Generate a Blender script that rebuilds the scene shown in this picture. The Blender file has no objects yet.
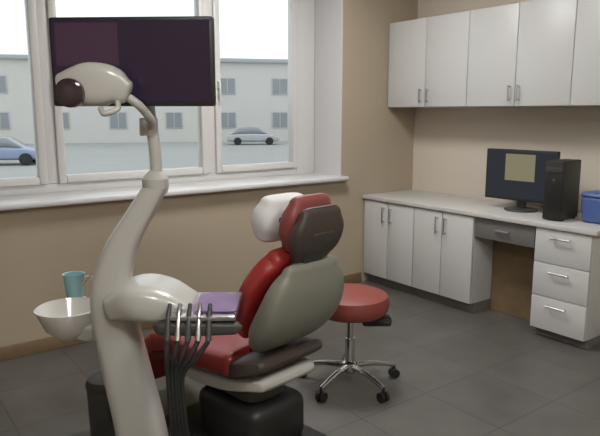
import bpy, bmesh, math, random
from mathutils import Vector, Matrix
random.seed(4)
S = bpy.context.scene
COL = S.collection
PI = math.pi
YAW = math.atan2(.6, .8)            # heading of the camera, measured from the window wall's normal

# ------------------------------------------------------------------ materials
def mat(name, col, rough=.5, metal=0, noise=0, nscale=30, coat=0, bump=0, emit=None, estr=0, spec=None):
    m = bpy.data.materials.new(name); m.use_nodes = True
    nt = m.node_tree; b = nt.nodes['Principled BSDF']
    b.inputs['Base Color'].default_value = (*col, 1)
    b.inputs['Roughness'].default_value = rough
    b.inputs['Metallic'].default_value = metal
    b.inputs['Coat Weight'].default_value = coat
    if spec is not None: b.inputs['Specular IOR Level'].default_value = spec
    tc = nt.nodes.new('ShaderNodeTexCoord')
    n = nt.nodes.new('ShaderNodeTexNoise'); n.inputs['Scale'].default_value = nscale
    n.inputs['Detail'].default_value = 4
    nt.links.new(tc.outputs['Object'], n.inputs['Vector'])
    if noise:
        r = nt.nodes.new('ShaderNodeMix'); r.data_type = 'RGBA'
        r.inputs[6].default_value = (*[c * (1 - noise) for c in col], 1)
        r.inputs[7].default_value = (*[min(1, c * (1 + noise)) for c in col], 1)
        nt.links.new(n.outputs['Fac'], r.inputs[0]); nt.links.new(r.outputs[2], b.inputs['Base Color'])
    if bump:
        bp = nt.nodes.new('ShaderNodeBump'); bp.inputs['Strength'].default_value = bump
        bp.inputs['Distance'].default_value = .002
        nt.links.new(n.outputs['Fac'], bp.inputs['Height']); nt.links.new(bp.outputs['Normal'], b.inputs['Normal'])
    if emit:
        b.inputs['Emission Color'].default_value = (*emit, 1); b.inputs['Emission Strength'].default_value = estr
    return m

def glass_mat(name, tint=(1, 1, 1)):
    m = bpy.data.materials.new(name); m.use_nodes = True; nt = m.node_tree
    nt.nodes.remove(nt.nodes['Principled BSDF'])
    o = nt.nodes['Material Output']
    t = nt.nodes.new('ShaderNodeBsdfTransparent'); t.inputs[0].default_value = (*tint, 1)
    g = nt.nodes.new('ShaderNodeBsdfGlossy'); g.inputs['Roughness'].default_value = .02
    f = nt.nodes.new('ShaderNodeFresnel'); f.inputs[0].default_value = 1.3
    x = nt.nodes.new('ShaderNodeMixShader')
    nt.links.new(f.outputs[0], x.inputs[0]); nt.links.new(t.outputs[0], x.inputs[1]); nt.links.new(g.outputs[0], x.inputs[2])
    nt.links.new(x.outputs[0], o.inputs[0])
    return m

def tile_mat():
    m = mat('floor_tiles', (.15, .14, .125), .42)
    nt = m.node_tree; b = nt.nodes['Principled BSDF']
    tc = nt.nodes.new('ShaderNodeTexCoord')
    br = nt.nodes.new('ShaderNodeTexBrick'); br.offset = 0
    br.inputs['Scale'].default_value = 1; br.inputs['Brick Width'].default_value = .45; br.inputs['Row Height'].default_value = .45
    br.inputs['Mortar Size'].default_value = .004
    br.inputs['Color1'].default_value = (.098, .093, .084, 1); br.inputs['Color2'].default_value = (.108, .102, .092, 1)
    br.inputs['Mortar'].default_value = (.065, .062, .056, 1)
    n = nt.nodes.new('ShaderNodeTexNoise'); n.inputs['Scale'].default_value = 5; n.inputs['Detail'].default_value = 8
    mx = nt.nodes.new('ShaderNodeMix'); mx.data_type = 'RGBA'; mx.blend_type = 'OVERLAY'; mx.inputs[0].default_value = .35
    nt.links.new(tc.outputs['Object'], br.inputs['Vector']); nt.links.new(tc.outputs['Object'], n.inputs['Vector'])
    nt.links.new(br.outputs['Color'], mx.inputs[6]); nt.links.new(n.outputs['Fac'], mx.inputs[7])
    nt.links.new(mx.outputs[2], b.inputs['Base Color'])
    return m

def screen_mat(name, base, spots, strength, ax=0):
    """A lit display: a base colour with soft rectangles, in the panel's own 0..1 coordinates."""
    m = bpy.data.materials.new(name); m.use_nodes = True; nt = m.node_tree
    b = nt.nodes['Principled BSDF']; b.inputs['Base Color'].default_value = (.005, .005, .006, 1); b.inputs['Roughness'].default_value = .3; b.inputs['Specular IOR Level'].default_value = .25
    tc = nt.nodes.new('ShaderNodeTexCoord'); sp = nt.nodes.new('ShaderNodeSeparateXYZ'); nt.links.new(tc.outputs['Generated'], sp.inputs[0])
    cur = None
    def M(op, a, bb):
        n = nt.nodes.new('ShaderNodeMath'); n.operation = op
        for i, v in enumerate((a, bb)):
            if isinstance(v, (int, float)): n.inputs[i].default_value = v
            else: nt.links.new(v, n.inputs[i])
        return n.outputs[0]
    for (x0, x1, z0, z1, c) in spots:
        a = M('MULTIPLY', M('MULTIPLY', M('GREATER_THAN', sp.outputs[ax], x0), M('LESS_THAN', sp.outputs[ax], x1)),
              M('MULTIPLY', M('GREATER_THAN', sp.outputs[2], z0), M('LESS_THAN', sp.outputs[2], z1)))
        mx = nt.nodes.new('ShaderNodeMix'); mx.data_type = 'RGBA'
        nt.links.new(a, mx.inputs[0])
        if cur is None: mx.inputs[6].default_value = (*base, 1)
        else: nt.links.new(cur, mx.inputs[6])
        mx.inputs[7].default_value = (*c, 1); cur = mx.outputs[2]
    if cur is None: b.inputs['Emission Color'].default_value = (*base, 1)
    else: nt.links.new(cur, b.inputs['Emission Color'])
    b.inputs['Emission Strength'].default_value = strength
    return m

M = dict(
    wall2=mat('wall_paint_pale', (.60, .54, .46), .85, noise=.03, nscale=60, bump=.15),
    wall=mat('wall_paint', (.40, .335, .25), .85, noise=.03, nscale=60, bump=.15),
    ceil=mat('ceiling_paint', (.75, .73, .68), .9),
    reveal=mat('reveal_plaster', (.58, .575, .575), .8),
    pvc=mat('window_plastic', (.62, .61, .60), .35),
    sill=mat('sill_plastic', (.62, .62, .615), .35),
    glass=glass_mat('window_glass', (.97, .98, .98)),
    floor=tile_mat(),
    brown=mat('brown_wood', (.19, .13, .07), .5, noise=.25, nscale=14),
    white=mat('cabinet_laminate', (.56, .56, .55), .38),
    edge=mat('cabinet_edge', (.50, .495, .48), .45),
    top=mat('worktop_laminate', (.55, .54, .52), .35, noise=.06, nscale=120),
    grey=mat('grey_drawer', (.15, .145, .14), .45),
    steel=mat('brushed_steel', (.55, .55, .55), .32, 1),
    chrome=mat('chrome', (.62, .62, .63), .18, 1),
    cream=mat('unit_enamel', (.42, .41, .38), .3, coat=.3),
    shell=mat('chair_shell', (.185, .185, .15), .45),
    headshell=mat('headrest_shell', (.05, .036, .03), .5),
    red=mat('red_leatherette', (.27, .020, .017), .42, noise=.12, nscale=20, coat=.08, bump=.1),
    dred=mat('stool_leatherette', (.22, .045, .034), .5, noise=.12, nscale=25),
    black=mat('black_plastic', (.012, .012, .011), .5),
    char=mat('charcoal_plastic', (.042, .041, .037), .5),
    rubber=mat('rubber', (.018, .018, .018), .7),
    paper=mat('white_paper', (.62, .62, .61), .9, bump=.2),
    lilac=mat('lilac_paper', (.42, .31, .50), .85, noise=.08, nscale=40),
    rose=mat('dusty_red_leatherette', (.21, .05, .046), .5, noise=.1, nscale=20, bump=.1),
    cyan=mat('cyan_plastic', (.27, .47, .50), .4),
    blue=mat('blue_plastic', (.07, .12, .33), .45),
    porcelain=mat('porcelain', (.62, .60, .56), .15, coat=.5),
    lens=mat('dark_lens', (.03, .018, .022), .12, coat=.5),
    panel=mat('lamp_diffuser', (.9, .9, .9), .5, emit=(1, .99, .975), estr=42),
    ground=mat('outside_ground', (.36, .365, .35), .9, noise=.1, nscale=.4),
    bldg=mat('outside_render', (.62, .60, .57), .9, noise=.05, nscale=.6),
    bldg2=mat('outside_render_grey', (.50, .50, .50), .9),
    roof=mat('roof_sheet', (.42, .42, .43), .7),
    bwin=mat('outside_window', (.26, .28, .30), .15),
    carblue=mat('car_paint_blue', (.26, .31, .46), .3, coat=.6),
    cargrey=mat('car_paint_grey', (.42, .43, .44), .3, coat=.6),
    leaf=mat('hedge_leaf', (.16, .20, .09), .9, noise=.4, nscale=8),
    monitor=screen_mat('monitor_screen', (.030, .015, .038), [(.02, .42, .45, .97, (.075, .034, .062))], .55),
    desk=screen_mat('desktop_screen', (.03, .035, .045), [(.28, .72, .38, .95, (.30, .28, .17))], .7, 1),
)

# ------------------------------------------------------------------ mesh helpers
def bm_box(bm, c, s, bev=0, seg=2, rot=None):
    r = bmesh.ops.create_cube(bm, size=1)
    vs = r['verts']
    m = Matrix.Translation(c) @ (rot or Matrix.Identity(4)) @ Matrix.Diagonal((*s, 1))
    if bev:
        # scale first, bevel, then place
        bmesh.ops.transform(bm, matrix=Matrix.Diagonal((*s, 1)), verts=vs)
        es = list({e for v in vs for e in v.link_edges})
        q = bmesh.ops.bevel(bm, geom=es, offset=min(bev, min(s) * .49), segments=seg, affect='EDGES', profile=.5)
        vs = list(set(q['verts']) | {v for v in vs if v.is_valid})
        bmesh.ops.transform(bm, matrix=Matrix.Translation(c) @ (rot or Matrix.Identity(4)), verts=vs)
    else:
        bmesh.ops.transform(bm, matrix=m, verts=vs)
    return bm

def bx(lo, hi, bev=0, bm=None):
    bm = bm or bmesh.new()
    c = [(a + b) / 2 for a, b in zip(lo, hi)]; s = [abs(b - a) for a, b in zip(lo, hi)]
    return bm_box(bm, c, s, bev)

def bm_loft(bm, rings, cap=True, closed=False):
    vr = [[bm.verts.new(p) for p in r] for r in rings]
    n = len(vr[0])
    pairs = list(zip(vr, vr[1:])) + ([(vr[-1], vr[0])] if closed else [])
    for a, b in pairs:
        for i in range(n):
            try: bm.faces.new((a[i], a[(i + 1) % n], b[(i + 1) % n], b[i]))
            except ValueError: pass
    if cap and not closed:
        bm.faces.new(list(reversed(vr[0]))); bm.faces.new(vr[-1])
    bmesh.ops.recalc_face_normals(bm, faces=bm.faces)
    return bm

def super_ring(c, u, v, a, b, n=24, e=4):
    c, u, v = Vector(c), Vector(u), Vector(v); out = []
    for i in range(n):
        t = 2 * PI * i / n; ct, st = math.cos(t), math.sin(t)
        out.append(c + u * (a * math.copysign(abs(ct) ** (2 / e), ct)) + v * (b * math.copysign(abs(st) ** (2 / e), st)))
    return out

def slab(path, w, t, y=(0, 1, 0), e=5, n=28, bm=None, round_end=.03):
    """Pad swept along path (list of points in the thing's xz plane); w, t lists of half widths / half thicknesses."""
    if 3 <= len(path) <= 9:
        q = smooth_path([(a, b, 0) for a, b in zip(w, t)], 4); path = smooth_path(path, 4)
        w = [v.x for v in q]; t = [v.y for v in q]
    bm = bm or bmesh.new(); P = [Vector(p) for p in path]; y = Vector(y); rings = []
    N = len(P)
    for i, p in enumerate(P):
        d = (P[min(i + 1, N - 1)] - P[max(i - 1, 0)]).normalized(); nrm = d.cross(y).normalized()
        ww, tt = w[i], t[i]
        if i == 0:
            for k in (0, .25, .5, .75, 1):
                q = math.sin(k * PI / 2); rings.append(super_ring(p - d * round_end * math.cos(k * PI / 2) , y, nrm, ww - round_end * (1 - q), max(.3 * tt, tt - round_end * (1 - q)), n, e))
        elif i == N - 1:
            for k in (0, .25, .5, .75, 1):
                q = math.cos(k * PI / 2); rings.append(super_ring(p + d * round_end * math.sin(k * PI / 2), y, nrm, ww - round_end * (1 - q), max(.3 * tt, tt - round_end * (1 - q)), n, e))
        else: rings.append(super_ring(p, y, nrm, ww, tt, n, e))
    return bm_loft(bm, rings)

def smooth_path(pts, sub=6):
    P = [Vector(p) for p in pts]; out = []
    Q = [P[0] * 2 - P[1]] + P + [P[-1] * 2 - P[-2]]
    for i in range(1, len(Q) - 2):
        a, b, c, d = Q[i - 1:i + 3]
        for k in range(sub):
            t = k / sub
            out.append(.5 * ((2 * b) + (c - a) * t + (2 * a - 5 * b + 4 * c - d) * t * t + (3 * b - a - 3 * c + d) * t ** 3))
    return out + [P[-1]]

def tube(pts, r, n=12, bm=None, smooth=True, sub=6):
    bm = bm or bmesh.new()
    P = smooth_path(pts, sub) if smooth and len(pts) > 2 else [Vector(p) for p in pts]
    rr = r if callable(r) else (lambda s: r)
    rings = []; t0 = (P[1] - P[0]).normalized()
    u = t0.orthogonal().normalized()
    for i, p in enumerate(P):
        t = (P[min(i + 1, len(P) - 1)] - P[max(i - 1, 0)]).normalized()
        u = (u - t * u.dot(t)).normalized(); v = t.cross(u)
        q = rr(i / (len(P) - 1))
        rings.append([p + (u * math.cos(2 * PI * k / n) + v * math.sin(2 * PI * k / n)) * q for k in range(n)])
    return bm_loft(bm, rings)

def lathe(prof, c=(0, 0, 0), n=36, bm=None, axis='Z'):
    """prof: (radius, height) from bottom to top; r=0 closes the end."""
    bm = bm or bmesh.new(); c = Vector(c)
    def pt(r, h, a):
        q = (r * math.cos(a), r * math.sin(a), h)
        if axis == 'Y': q = (q[0], h, q[1])
        if axis == 'X': q = (h, q[0], q[1])
        return c + Vector(q)
    rows = []
    for r, h in prof:
        rows.append([bm.verts.new(pt(0, h, 0))] if r < 1e-6 else [bm.verts.new(pt(r, h, 2 * PI * i / n)) for i in range(n)])
    for a, b in zip(rows, rows[1:]):
        for i in range(n):
            j = (i + 1) % n
            if len(a) == 1 and len(b) == 1: continue
            if len(a) == 1: bm.faces.new((a[0], b[j], b[i]))
            elif len(b) == 1: bm.faces.new((a[i], a[j], b[0]))
            else: bm.faces.new((a[i], a[j], b[j], b[i]))
    if len(rows[0]) > 1: bm.faces.new(list(reversed(rows[0])))
    if len(rows[-1]) > 1: bm.faces.new(rows[-1])
    bmesh.ops.recalc_face_normals(bm, faces=bm.faces)
    return bm

def obj(name, bm, m, parent=None, sharp=35, loc=None, rotz=0):
    bmesh.ops.recalc_face_normals(bm, faces=bm.faces)
    for e in bm.edges:
        if len(e.link_faces) == 2 and e.calc_face_angle(0) > math.radians(sharp): e.smooth = False
    for f in bm.faces: f.smooth = True
    me = bpy.data.meshes.new(name); bm.to_mesh(me); bm.free(); me.materials.append(m)
    o = bpy.data.objects.new(name, me); COL.objects.link(o)
    if parent: o.parent = parent
    if loc: o.location = loc
    if rotz: o.rotation_euler.z = rotz
    return o

def tag(o, label, cat, group=None):
    o['label'] = label; o['category'] = cat
    if group: o['group'] = group
    return o

def thing(name, label, cat, loc=(0, 0, 0), rotz=0, group=None):
    o = bpy.data.objects.new(name, None); COL.objects.link(o); o.empty_display_size = .1
    o.location = loc; o.rotation_euler.z = rotz
    return tag(o, label, cat, group)

def struct(name, bm, m, parent=None):
    o = obj(name, bm, m, parent)
    if not parent: o['kind'] = 'structure'
    return o

# ------------------------------------------------------------------ the room
X0, Y1, H = -5.3, -5.0, 2.8          # left wall, wall behind the camera, ceiling height; the window wall is Y=0, the cabinet wall X=0
WT = .42                             # depth of the window recess
WX0, WX1, WZ0, WZ1 = -4.95, -.85, .93, 2.55
struct('floor', bx((X0 - .15, Y1 - .15, -.12), (.15, WT, 0)), M['floor'])
struct('ceiling', bx((X0 - .15, Y1 - .15, H), (.15, WT, H + .12)), M['ceil'])
b = bx((X0 - .15, 0, 0), (.15, WT, WZ0 - .03)); bx((X0 - .15, 0, WZ1), (.15, WT, H), bm=b)
bx((X0 - .15, 0, WZ0 - .03), (WX0, WT, WZ1), bm=b); bx((WX1, 0, WZ0 - .03), (.15, WT, WZ1), bm=b)
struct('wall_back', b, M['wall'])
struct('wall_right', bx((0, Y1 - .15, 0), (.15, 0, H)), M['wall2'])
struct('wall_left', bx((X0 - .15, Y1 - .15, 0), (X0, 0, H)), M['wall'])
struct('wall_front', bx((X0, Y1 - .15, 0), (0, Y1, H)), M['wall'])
struct('baseboard_back', bx((X0, -.018, 0), (-.62, 0, .085), .004), M['brown'])
struct('baseboard_left', bx((X0, Y1, 0), (X0 + .018, -.02, .085), .004), M['brown'])
# white plaster lining of the recess
b = bx((WX1 - .012, .0, WZ0), (WX1, WT - .08, WZ1)); bx((WX0, 0, WZ0), (WX0 + .012, WT - .08, WZ1), bm=b)
bx((WX0, 0, WZ1 - .012), (WX1, WT - .08, WZ1), bm=b)
struct('trim_1', b, M['reveal'])

# the window: fixed frame, three visible sashes, glass
YF = .34
win = bpy.data.objects.new('window_1', None); COL.objects.link(win); win['kind'] = 'structure'
muls = [-4.17, -3.03, -1.86]
b = bx((WX0 + .012, YF, WZ0), (WX0 + .09, WT, WZ1), .006)
bx((WX1 - .2, YF, WZ0), (WX1 - .012, WT, WZ1), .006, bm=b)
bx((WX0 + .09, YF, WZ0), (WX1 - .2, WT, WZ0 + .06), .006, bm=b); bx((WX0 + .09, YF, WZ1 - .08), (WX1 - .2, WT, WZ1 - .012), .006, bm=b)
for x in muls: bx((x - .035, YF, WZ0 + .06), (x + .035, WT, WZ1 - .08), .006, bm=b)
obj('window_frame', b, M['pvc'], win)
edges = [WX0 + .09] + muls + [WX1 - .2]
for i, (a, c) in enumerate(zip(edges, edges[1:])):
    a2 = a + (.035 if i else 0); c2 = c - (.035 if i < 3 else 0); z0, z1 = WZ0 + .06, WZ1 - .08
    b = bx((a2, YF - .02, z0), (a2 + .05, WT - .02, z1), .008); bx((c2 - .05, YF - .02, z0), (c2, WT - .02, z1), .008, bm=b)
    bx((a2 + .05, YF - .02, z0), (c2 - .05, WT - .02, z0 + .05), .008, bm=b); bx((a2 + .05, YF - .02, z1 - .05), (c2 - .05, WT - .02, z1), .008, bm=b)
    s = obj('sash', b, M['pvc'], win)
    obj('glass', bx((a2 + .045, YF + .02, z0 + .045), (c2 - .045, YF + .024, z1 - .045)), M['glass'], s)
    b = bx((a2 + .018, YF - .04, 1.62), (a2 + .036, YF - .02, 1.68), .003); bx((a2 + .02, YF - .052, 1.53), (a2 + .034, YF - .038, 1.67), .004, bm=b)
    obj('handle', b, M['sill'], s)
obj('window_sill', bx((WX0 - .05, -.07, WZ0 - .03), (WX1 + .03, YF, WZ0 + .004), .012), M['sill'], win)

# ------------------------------------------------------------------ fitted furniture along the right wall
def bar_handle(c, axis, L, m, parent, out=-.03):
    b = bmesh.new(); c = Vector(c); d = Vector((0, L / 2, 0)) if axis == 'Y' else Vector((0, 0, L / 2))
    o = Vector((out, 0, 0))
    tube([c - d + o, c + d + o], .006, 10, b)
    for s in (-1, 1): tube([c + d * s * .8, c + d * s * .8 + o], .005, 8, b)
    return obj('handle', b, m, parent)

def base_cabinet(y0, y1, label):
    t = thing('base_cabinet', label, 'cabinet', (-.3, (y0 + y1) / 2, 0), group='white floor cabinets under the worktop')
    w = y0 - y1
    obj('body', bx((-.275, -w / 2 + .001, .08), (.28, w / 2 - .001, .727), .002), M['edge'], t)
    obj('plinth', bx((-.235, -w / 2 + .001, 0), (.27, w / 2 - .001, .08)), M['grey'], t)
    for s in (-1, 1):
        a, c = (0, w / 2) if s > 0 else (-w / 2, 0)
        d = obj('door', bx((-.298, a + .003, .083), (-.278, c - .003, .722), .003), M['white'], t)
        bar_handle((-.298, s * .04, .62), 'Z', .13, M['steel'], d)
    return t
base_cabinet(-.012, -.575, 'white two-door floor cabinet in the corner by the window wall')
base_cabinet(-.577, -1.14, 'white two-door floor cabinet beside the desk knee space')
t = thing('drawer_pedestal', 'white drawer pedestal carrying the right end of the worktop', 'cabinet', (-.3, -1.81, 0))
obj('body', bx((-.275, -.185, .06), (.28, .185, .727), .002), M['edge'], t)
obj('plinth', bx((-.235, -.18, 0), (.27, .18, .06)), M['grey'], t)
for z0, z1 in ((.063, .28), (.284, .5), (.504, .722)):
    d = obj('drawer', bx((-.298, -.184, z0), (-.278, .184, z1), .003), M['white'], t)
    bar_handle((-.298, 0, z1 - .05), 'Y', .13, M['steel'], d)
t = thing('worktop', 'long pale laminate worktop running along the right wall', 'worktop', (-.3, -1.0, .73))
obj('top', bx((-.315, -1.03, -.002), (.298, .996, .03), .006), M['top'], t)
b = bx((-.06, -.615, -.728), (-.04, -.145, -.16))
obj('back_panel', b, M['brown'], t)
d = obj('drawer', bx((-.285, -.612, -.15), (.1, -.148, -.005), .003), M['grey'], t)
b = bmesh.new(); tube([(-.31, -.43, -.075), (-.31, -.33, -.075)], .006, 10, b)
for s in (-.42, -.34): tube([(-.285, s, -.075), (-.31, s, -.075)], .005, 8, b)
obj('handle', b, M['steel'], d)

ucl = ['white wall cabinet nearest the window wall', 'white wall cabinet above the desktop computer', 'white wall cabinet farthest from the window']
UW = .82
for i in range(3):
    yc = -.01 - UW * (i + .5)
    t = thing('wall_cabinet', ucl[i], 'cabinet', (-.17, yc, 1.49), group='white cabinets hung on the right wall')
    obj('body', bx((-.155, -UW / 2 + .001, 0), (.168, UW / 2 - .001, .69), .002), M['edge'], t)
    for s in (-1, 1):
        a, c = (0, UW / 2) if s > 0 else (-UW / 2, 0)
        d = obj('door', bx((-.178, a + .002, .002), (-.158, c - .002, .688), .003), M['white'], t)
        bar_handle((-.178, s * .035, .09), 'Z', .11, M['steel'], d)

# things on the worktop
WTZ = .7605
t = thing('computer_monitor', 'black computer monitor standing on the right worktop', 'monitor', (-.30, -1.30, WTZ), math.radians(4))
b = bx((-.022, -.27, .07), (.012, .27, .43), .008); bm_box(b, (.025, 0, .25), (.04, .3, .2), .015)
obj('casing', b, M['black'], t)
o = obj('screen', bx((-.0242, -.256, .088), (-.0225, .256, .416)), M['desk'], t)
b = bx((.01, -.03, .012), (.04, .03, .28), .006); lathe([(.11, 0), (.115, .006), (.11, .012), (.03, .016)], (.02, 0, 0), bm=b)
obj('stand', b, M['char'], t)
t = thing('computer_tower', 'black computer tower standing upright right of the worktop monitor', 'computer', (-.33, -1.66, WTZ), math.radians(4))
obj('case', bx((-.17, -.06, .008), (.06, .06, .385), .008), M['char'], t)
obj('front_panel', bx((-.182, -.061, .006), (-.168, .061, .386), .006), M['black'], t)
obj('disc_drive', bx((-.1845, -.052, .31), (-.181, .052, .345), .001), M['char'], t)
obj('power_button', lathe([(.012, 0), (.012, .004), (0, .005)], (-.182, 0, .26), 16, axis='X'), M['steel'], t)
for x in (-.13, .03):
    for y in (-.045, .045): obj('foot', lathe([(.012, 0), (.012, .009)], (x, y, 0), 12), M['rubber'], t)
t = thing('storage_box', 'blue plastic box at the right end of the worktop', 'box', (-.30, -1.885, WTZ))
obj('body', slab([(0, 0, .022), (0, 0, .07), (0, 0, .148)], [.082, .085, .09], [.10, .105, .11], e=7, round_end=.02), M['blue'], t)
obj('lid', slab([(0, 0, .169), (0, 0, .178), (0, 0, .186)], [.093, .094, .09], [.113, .114, .108], e=7, round_end=.004), M['blue'], t)

# ------------------------------------------------------------------ dental chair (x = forward, towards the window)
CH = math.atan2(.984, -.162)
t = thing('dental_chair', 'red dental chair with grey back shell, in the middle of the room', 'dental chair', (-2.775, -1.665, 0), CH)
b = bx((-.34, -.21, 0), (.42, .21, .05), .02); bm_box(b, (.02, 0, .14), (.40, .32, .22), .05, 3)
obj('base', b, M['black'], t)
obj('lift_column', slab([(.02, 0, .22), (.03, 0, .28), (.05, 0, .34)], [.12, .10, .11], [.14, .12, .13], e=4), M['char'], t)
obj('seat_frame', slab([(-.20, 0, .375), (.0, 0, .345), (.30, 0, .325), (.46, 0, .31)], [.16, .21, .20, .13], [.03, .035, .03, .02]), M['cream'], t)
obj('seat', slab(smooth_path([(-.08, 0, .45), (.04, 0, .44), (.16, 0, .43), (.34, 0, .435), (.44, 0, .415)]), [.235] * 25, [.055] * 25, e=5), M['red'], t)
p = smooth_path([(.48, 0, .385), (.58, 0, .31), (.65, 0, .22), (.69, 0, .14)])
obj('leg_rest', slab(p, [.225 - .05 * i / 18 for i in range(19)], [.055 - .015 * i / 18 for i in range(19)], e=5), M['red'], t)
rec = math.radians(62); bd = Vector((-math.cos(rec), 0, math.sin(rec))); nf = Vector((math.sin(rec), 0, math.cos(rec)))
h0 = Vector((-.13, 0, .57))
def bp(s, off): return h0 + bd * s + nf * off
prof = [0, .05, .11, .17, .23, .28, .32, .35]
wid = [.165, .195, .21, .213, .208, .195, .175, .145]
obj('backrest', slab([bp(s, .035 + .012 * math.sin(s * 8)) for s in prof], [w - .002 for w in wid], [.045] * 8, e=5, round_end=.035), M['red'], t)
obj('back_shell', slab([bp(s, -.05 - .03 * math.sin(s / .35 * PI)) for s in prof], wid, [.045, .055, .06, .06, .055, .05, .04, .03], e=4, round_end=.035), M['shell'], t)
obj('seat_rear_shade', slab([(-.22, 0, .47), (-.17, 0, .455), (-.10, 0, .435), (-.02, 0, .42)], [.19, .215, .225, .22], [.03, .042, .046, .04], e=5), M['headshell'], t)  # dark slab standing in for the shade on the red seat's rear
b = bx((-.022, -.07, -.16), (.022, .07, .03), .012)
b.transform(Matrix.Translation(bp(-.02, -.02)) @ Matrix.Rotation(-(PI / 2 - rec), 4, 'Y')); obj('hinge', b, M['char'], t)
# headrest on its bracket
b = bx((-.02, -.06, -.08), (.02, .06, .14), .012)
b.transform(Matrix.Translation(bp(.38, -.03)) @ Matrix.Rotation(-(PI / 2 - rec), 4, 'Y')); obj('headrest_bracket', b, M['char'], t)
hd = obj('headrest', slab([bp(.415, .035), bp(.46, .045), bp(.53, .06), bp(.575, .075)], [.095, .12, .125, .10], [.035, .04, .04, .03], e=4), M['rose'], t)
obj('headrest_shell', slab([bp(.40, -.02), bp(.45, -.02), bp(.515, -.008), bp(.565, .01)], [.10, .125, .13, .105], [.025, .032, .032, .025], e=4), M['headshell'], hd)
obj('headrest_cushion', slab([bp(q, o) + Vector((.075, 0, -.075)) for q, o in ((.475, .135), (.52, .145), (.565, .155), (.60, .165))], [.11, .13, .13, .11], [.05, .065, .06, .045], e=3.2, round_end=.025), M['paper'], hd)
b = bmesh.new()
for q in (-.06, .06):
    tube([bp(.50, .06) + Vector((0, q, 0)), bp(.49, .12) + Vector((.03, q, -.02)), bp(.50, .14) + Vector((.08, q, -.075))], .012, 10, b)
obj('cushion_arm', b, M['char'], hd)

# ------------------------------------------------------------------ dental unit (x = right in plan, y = away from the camera)
UL = (-3.32, -1.74, 0)
t = thing('dental_unit', 'white dental unit with curved column in front of the red chair', 'dental unit', UL, -YAW)
b = bx((-.14, -.13, 0), (.16, .17, .06), .02)
obj('base', b, M['cream'], t)
colp = smooth_path([(0, 0, .04), (0, 0, .24), (-.045, 0, .5), (-.08, 0, .70), (-.088, 0, .82), (-.068, 0, .91), (-.032, 0, 1.0), (.03, 0, 1.1), (.085, 0, 1.19)])
N = len(colp)
rings = []
for i, p in enumerate(colp):
    k = i / (N - 1); w = .095 - .05 * k; d_ = .09 - .045 * k
    rings.append(super_ring(p, (1, 0, 0), (0, 1, 0), w, d_, 28, 3.2))
obj('column', bm_loft(bmesh.new(), rings), M['cream'], t)
obj('pole', tube([(.085, 0, 1.17), (.09, 0, 1.3), (.072, 0, 1.5), (.064, 0, 1.72)], .021, 16), M['cream'], t)
b = lathe([(.0, 1.165), (.04, 1.17), (.046, 1.19), (.046, 1.22), (.03, 1.24), (.02, 1.25)], (.086, 0, 0))
obj('joint', b, M['cream'], t)
# spittoon bowl on its bracket
s = obj('bowl_bracket', slab([(-.10, .02, .66), (-.2, .07, .63), (-.28, .11, .63)], [.05, .05, .045], [.035, .03, .03], y=(.4, -.9, 0)), M['cream'], t)
prof = [(0, .60), (.05, .60), (.09, .635), (.118, .70), (.124, .715), (.118, .718), (.108, .70), (.08, .655), (.03, .635), (0, .633)]
obj('spittoon_bowl', lathe(prof, (-.29, .11, 0), 40), M['porcelain'], t)
obj('water_spout', tube([(-.19, .13, .70), (-.185, .13, .80), (-.21, .125, .83), (-.24, .12, .805)], .007, 10), M['chrome'], t)
# delivery head: white body, tray rail, handpieces and hoses
obj('delivery_head', slab([(-.06, -.02, .775), (.02, -.03, .80), (.11, -.03, .79), (.19, -.03, .765)], [.10, .13, .13, .11], [.05, .065, .06, .04], e=4), M['cream'], t)
obj('tray', slab([(.15, -.05, .772), (.27, -.05, .772), (.372, -.05, .772)], [.14, .145, .14], [.009, .009, .009], e=8, round_end=.008), M['steel'], t)
obj('instrument_rail', slab([(.13, -.17, .735), (.25, -.17, .735), (.37, -.17, .735)], [.028, .03, .026], [.022, .024, .02], e=4), M['char'], t)
for i in range(5):
    x = .155 + .034 * i
    hp = obj('handpiece', tube([(x, -.215, .705), (x, -.20, .74), (x, -.18, .785), (x, -.15, .81)], lambda q: .011 - .004 * q, 12, smooth=False), M['steel' if i % 2 else 'char'], t)
    k = .150 + .012 * i
    obj('hose', tube([(x, -.215, .705), (x * .6 + k * .4, -.225, .65), (k, -.20, .57), (k, -.17, .38), (k - .01, -.10, .25), (.07, -.03, .2)], .0085, 10), M['rubber'], hp)
b = tube([(-.20, .09, .63), (-.26, .25, .60), (-.325, .30, .63), (-.33, .285, .686)], .011, 10); lathe([(.0, .684), (.046, .684), (.048, .688), (.046, .692), (0, .692)], (-.33, .285, 0), bm=b)
obj('cup_stand', b, M['cream'], t)

# lilac sheet and cup
def loc2room(x, y, z): 
    c, s_ = math.cos(-YAW), math.sin(-YAW)
    return (UL[0] + c * x - s_ * y, UL[1] + s_ * x + c * y, z)
b = bmesh.new(); g = []
for i in range(13):
    row = []
    for j in range(11):
        u, v = i / 12, j / 10; 
        row.append(b.verts.new((-.074 + .148 * u, -.11 + .22 * v, .006 + .004 * math.sin(u * 9 + v * 4) * math.sin(v * 7) + (.012 * (u - .8) if u > .8 else 0))))
    g.append(row)
for i in range(12):
    for j in range(10): b.faces.new((g[i][j], g[i + 1][j], g[i + 1][j + 1], g[i][j + 1]))
r = bmesh.ops.solidify(b, geom=list(b.faces), thickness=.0015)
tag(obj('tray_napkin', b, M['lilac'], loc=loc2room(.302, -.05, .782), rotz=-YAW), 'lilac paper sheet lying on the dental unit tray', 'napkin')
t = thing('rinsing_cup', 'light blue cup standing on a small round stand behind the white spittoon bowl', 'cup', loc2room(-.33, .285, .6925))
obj('cup', lathe([(0, 0), (.031, 0), (.042, .105), (.044, .108), (.040, .106), (.029, .004), (0, .004)], (0, 0, 0), 28), M['cyan'], t)

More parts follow.
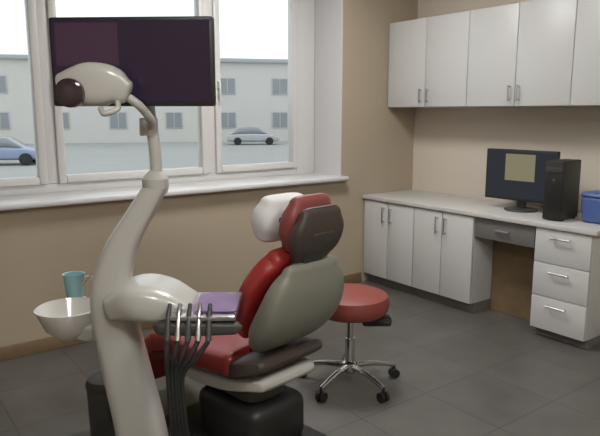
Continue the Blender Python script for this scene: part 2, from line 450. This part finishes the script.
# wall-mounted look: the monitor hangs on the unit's pole
mx, my, mz = loc2room(.045, -.035, 1.64)
t = thing('dental_monitor', 'dark wide monitor mounted on the dental unit pole before the window', 'monitor', (mx, my, -.013), -YAW - math.radians(3))
b = bx((-.262, -.065, 1.482), (.275, -.03, 1.765), .008)
obj('casing', b, M['black'], t)
obj('screen', bx((-.251, -.0665, 1.496), (.264, -.064, 1.754)), M['monitor'], t)
obj('mount', bx((-.06, -.032, 1.58), (.06, .012, 1.70), .006), M['char'], t)

# operating lamp in front of the monitor
lx, ly, lz = loc2room(-.062, -.17, 1.52)
t = thing('operating_lamp', 'cream dental operating lamp with dark round lens before the dark monitor', 'lamp', (lx, ly, lz), -YAW)
hb = slab([(-.082, 0, 0.003), (-.045, 0, .01), (.0, 0, .016), (.06, 0, .012), (.10, 0, -.005)], [.035, .042, .045, .042, .03], [.05, .06, .068, .062, .04], e=3.2, round_end=.02)
obj('lamp_head', hb, M['cream'], t)
lens = obj('lens', lathe([(.0, -.065), (.034, -.064), (.044, -.058), (.046, -.04), (.04, .0)], (-.052, 0, -.012), 32, axis='Y'), M['lens'], t)
obj('handle', tube([(.085, -.02, -.04), (.095, -.06, -.06), (.06, -.075, -.075), (.04, -.05, -.06)], .009, 12), M['cream'], t)
obj('lamp_arm', tube([(.09, .01, -.01), (.14, .03, -.05), (.16, .10, -.10), (.134, .168, -.12)], .014, 12), M['cream'], t)
obj('collar', lathe([(.03, -.17), (.032, -.165), (.032, -.115), (.03, -.11)], (.133, .17, .02), 24), M['cream'], t)

# ------------------------------------------------------------------ stool
t = thing('stool', 'red swivel stool on a chrome five-star base right of the dental chair', 'stool', (-2.04, -1.47, 0), -YAW)
obj('seat', lathe([(0, .405), (.18, .405), (.20, .425), (.207, .462), (.195, .50), (.15, .518), (0, .52)], n=44), M['dred'], t)
obj('seat_plate', lathe([(.0, .38), (.09, .38), (.12, .404), (0, .4045)]), M['black'], t)
b = lathe([(.027, .12), (.027, .26), (.018, .262), (.018, .395)]); obj('gas_column', b, M['chrome'], t)
obj('hub', lathe([(.035, .07), (.042, .08), (.042, .125), (.03, .135)]), M['chrome'], t)
for k in range(5):
    a = 2 * PI * k / 5 + .3; c, s_ = math.cos(a), math.sin(a)
    lg = obj('leg', tube([(c * .03, s_ * .03, .105), (c * .14, s_ * .14, .10), (c * .27, s_ * .27, .072)], lambda q: .018 - .006 * q, 12), M['chrome'], t)
    b = tube([(c * .265, s_ * .265, .08), (c * .265, s_ * .265, .05)], .008, 8)
    for o_ in (-.014, .014):
        d = Vector((-s_, c, 0)); p = Vector((c * .265, s_ * .265, .026)) 
        tube([p + d * (o_ - .008), p + d * (o_ + .008)], .026, 18, b)
    obj('caster', b, M['black'], lg)
b = bx((.06, -.05, .335), (.215, .03, .385), .015); bx((-.06, -.05, .36), (.08, .05, .3895), .01, bm=b)
obj('tilt_mechanism', b, M['black'], t)
obj('lever', tube([(.03, -.05, .40), (.16, -.10, .385), (.19, -.11, .38)], .006, 8), M['black'], t)

# ------------------------------------------------------------------ bin
t = thing('waste_bin', 'black round waste bin standing on the floor left of the dental unit column', 'bin', (-3.262, -1.20, 0))
obj('body', lathe([(0, 0), (.082, 0), (.086, .006), (.092, .225), (.09, .23), (0, .23)]), M['char'], t)
obj('lid', lathe([(.095, .231), (.097, .245), (.085, .27), (.05, .285), (0, .29)]), M['char'], t)
obj('pedal', bx((-.025, -.125, .008), (.025, -.07, .022), .005), M['steel'], t)

# ------------------------------------------------------------------ ceiling lamps
for i, (x, y) in enumerate(((-1.85, -1.05), (-4.1, -3.6), (-2.6, -4.2))):
    t = thing('ceiling_light', ['square ceiling light panel over the stool', 'square ceiling light panel behind the camera on the left', 'square ceiling light panel behind the camera on the right'][i], 'ceiling light', (x, y, H), group='ceiling light panels')
    obj('frame', bx((-.31, -.31, -.03), (.31, .31, 0), .006), M['sill'], t)
    obj('diffuser', bx((-.29, -.29, -.036), (.29, .29, -.0301)), M['panel'], t)

# ------------------------------------------------------------------ outside
GZ = -1.2
g = struct('ground', bx((-60, .6, GZ - .3), (90, 90, GZ)), M['ground'])
def building(name, label, loc, rot, L, D, Hh, m, rows, cols, wz=1.5):
    t = thing(name, label, 'building', loc, rot)
    obj('wall', bx((-L / 2, 0, 0), (L / 2, D, Hh)), m, t)
    obj('roof', bx((-L / 2 - .4, -.4, Hh), (L / 2 + .4, D + .4, Hh + .35), .05), M['roof'], t)
    for r in range(rows):
        for c in range(cols):
            x = -L / 2 + L * (c + .5) / cols; z = 1.2 + r * 3.0
            f = bx((x - .75, -.08, z), (x + .75, .0, z + wz), .03)
            w = obj('window', f, M['bldg2'], t)
            b2 = bx((x - .66, -.1, z + .1), (x - .04, -.078, z + wz - .1)); bx((x + .04, -.1, z + .1), (x + .66, -.078, z + wz - .1), bm=b2)
            obj('pane', b2, M['bwin'], w)
building('building', 'long pale building outside, seen through the window behind the monitor', (20, 47, GZ), -math.radians(25), 62, 12, 7.0, M['bldg'], 2, 13)

def car(label, loc, rot, paint, group=None):
    t = thing('car', label, 'car', loc, rot, group)
    sec = [(-2.15, .35, .62), (-2.05, .28, .82), (-1.3, .25, .92), (0, .25, .93), (1.2, .25, .9), (2.0, .28, .72), (2.15, .36, .58)]
    rings = [super_ring((x, 0, (a + c) / 2), (0, 1, 0), (0, 0, 1), .84 if abs(x) < 2 else .72, (c - a) / 2, 20, 5) for x, a, c in sec]
    obj('body', bm_loft(bmesh.new(), rings), paint, t)
    sec = [(-1.75, .86, .9, .7), (-1.1, .86, 1.38, .64), (-.2, .86, 1.46, .62), (.4, .86, 1.4, .63), (1.15, .86, .9, .7)]
    rings = [super_ring((x, 0, (a + c) / 2), (0, 1, 0), (0, 0, 1), w, (c - a) / 2, 20, 4) for x, a, c, w in sec]
    obj('cabin', bm_loft(bmesh.new(), rings), M['bwin'], t)
    for x in (-1.3, 1.3):
        for y in (-.8, .8):
            obj('wheel', lathe([(0, -.1), (.2, -.11), (.31, -.09), (.31, .09), (.2, .11), (0, .1)], (x, y, .31), 24, axis='Y'), M['rubber'], t)
car('blue car parked outside, seen at the left of the window', (2.6, 30.5, GZ), math.radians(-28), M['carblue'])
car('grey car parked outside, seen right of the monitor', (23.5, 39.5, GZ), math.radians(-30), M['cargrey'])

# ------------------------------------------------------------------ world
w = bpy.data.worlds.new('overcast'); S.world = w; w.use_nodes = True
nt = w.node_tree; bg = nt.nodes['Background']
bg.inputs[0].default_value = (.90, .97, 1.0, 1); bg.inputs[1].default_value = 1.35

# ------------------------------------------------------------------ camera
cam = bpy.data.cameras.new('camera'); co = bpy.data.objects.new('camera', cam); COL.objects.link(co)
cam.sensor_width = 36; cam.lens = 613 / 600 * 36; cam.clip_start = .05; cam.clip_end = 300
co.location = (-4.13, -3.81, 1.45)
co.rotation_euler = (PI / 2 - math.radians(9.8), 0, -YAW)
S.camera = co
vs = S.view_settings
vs.view_transform = 'Standard'; vs.look = 'None'; vs.gamma = 1; vs.use_curve_mapping = False; vs.exposure = 0
S.cycles.use_denoising = True
S.cycles.max_bounces = 8
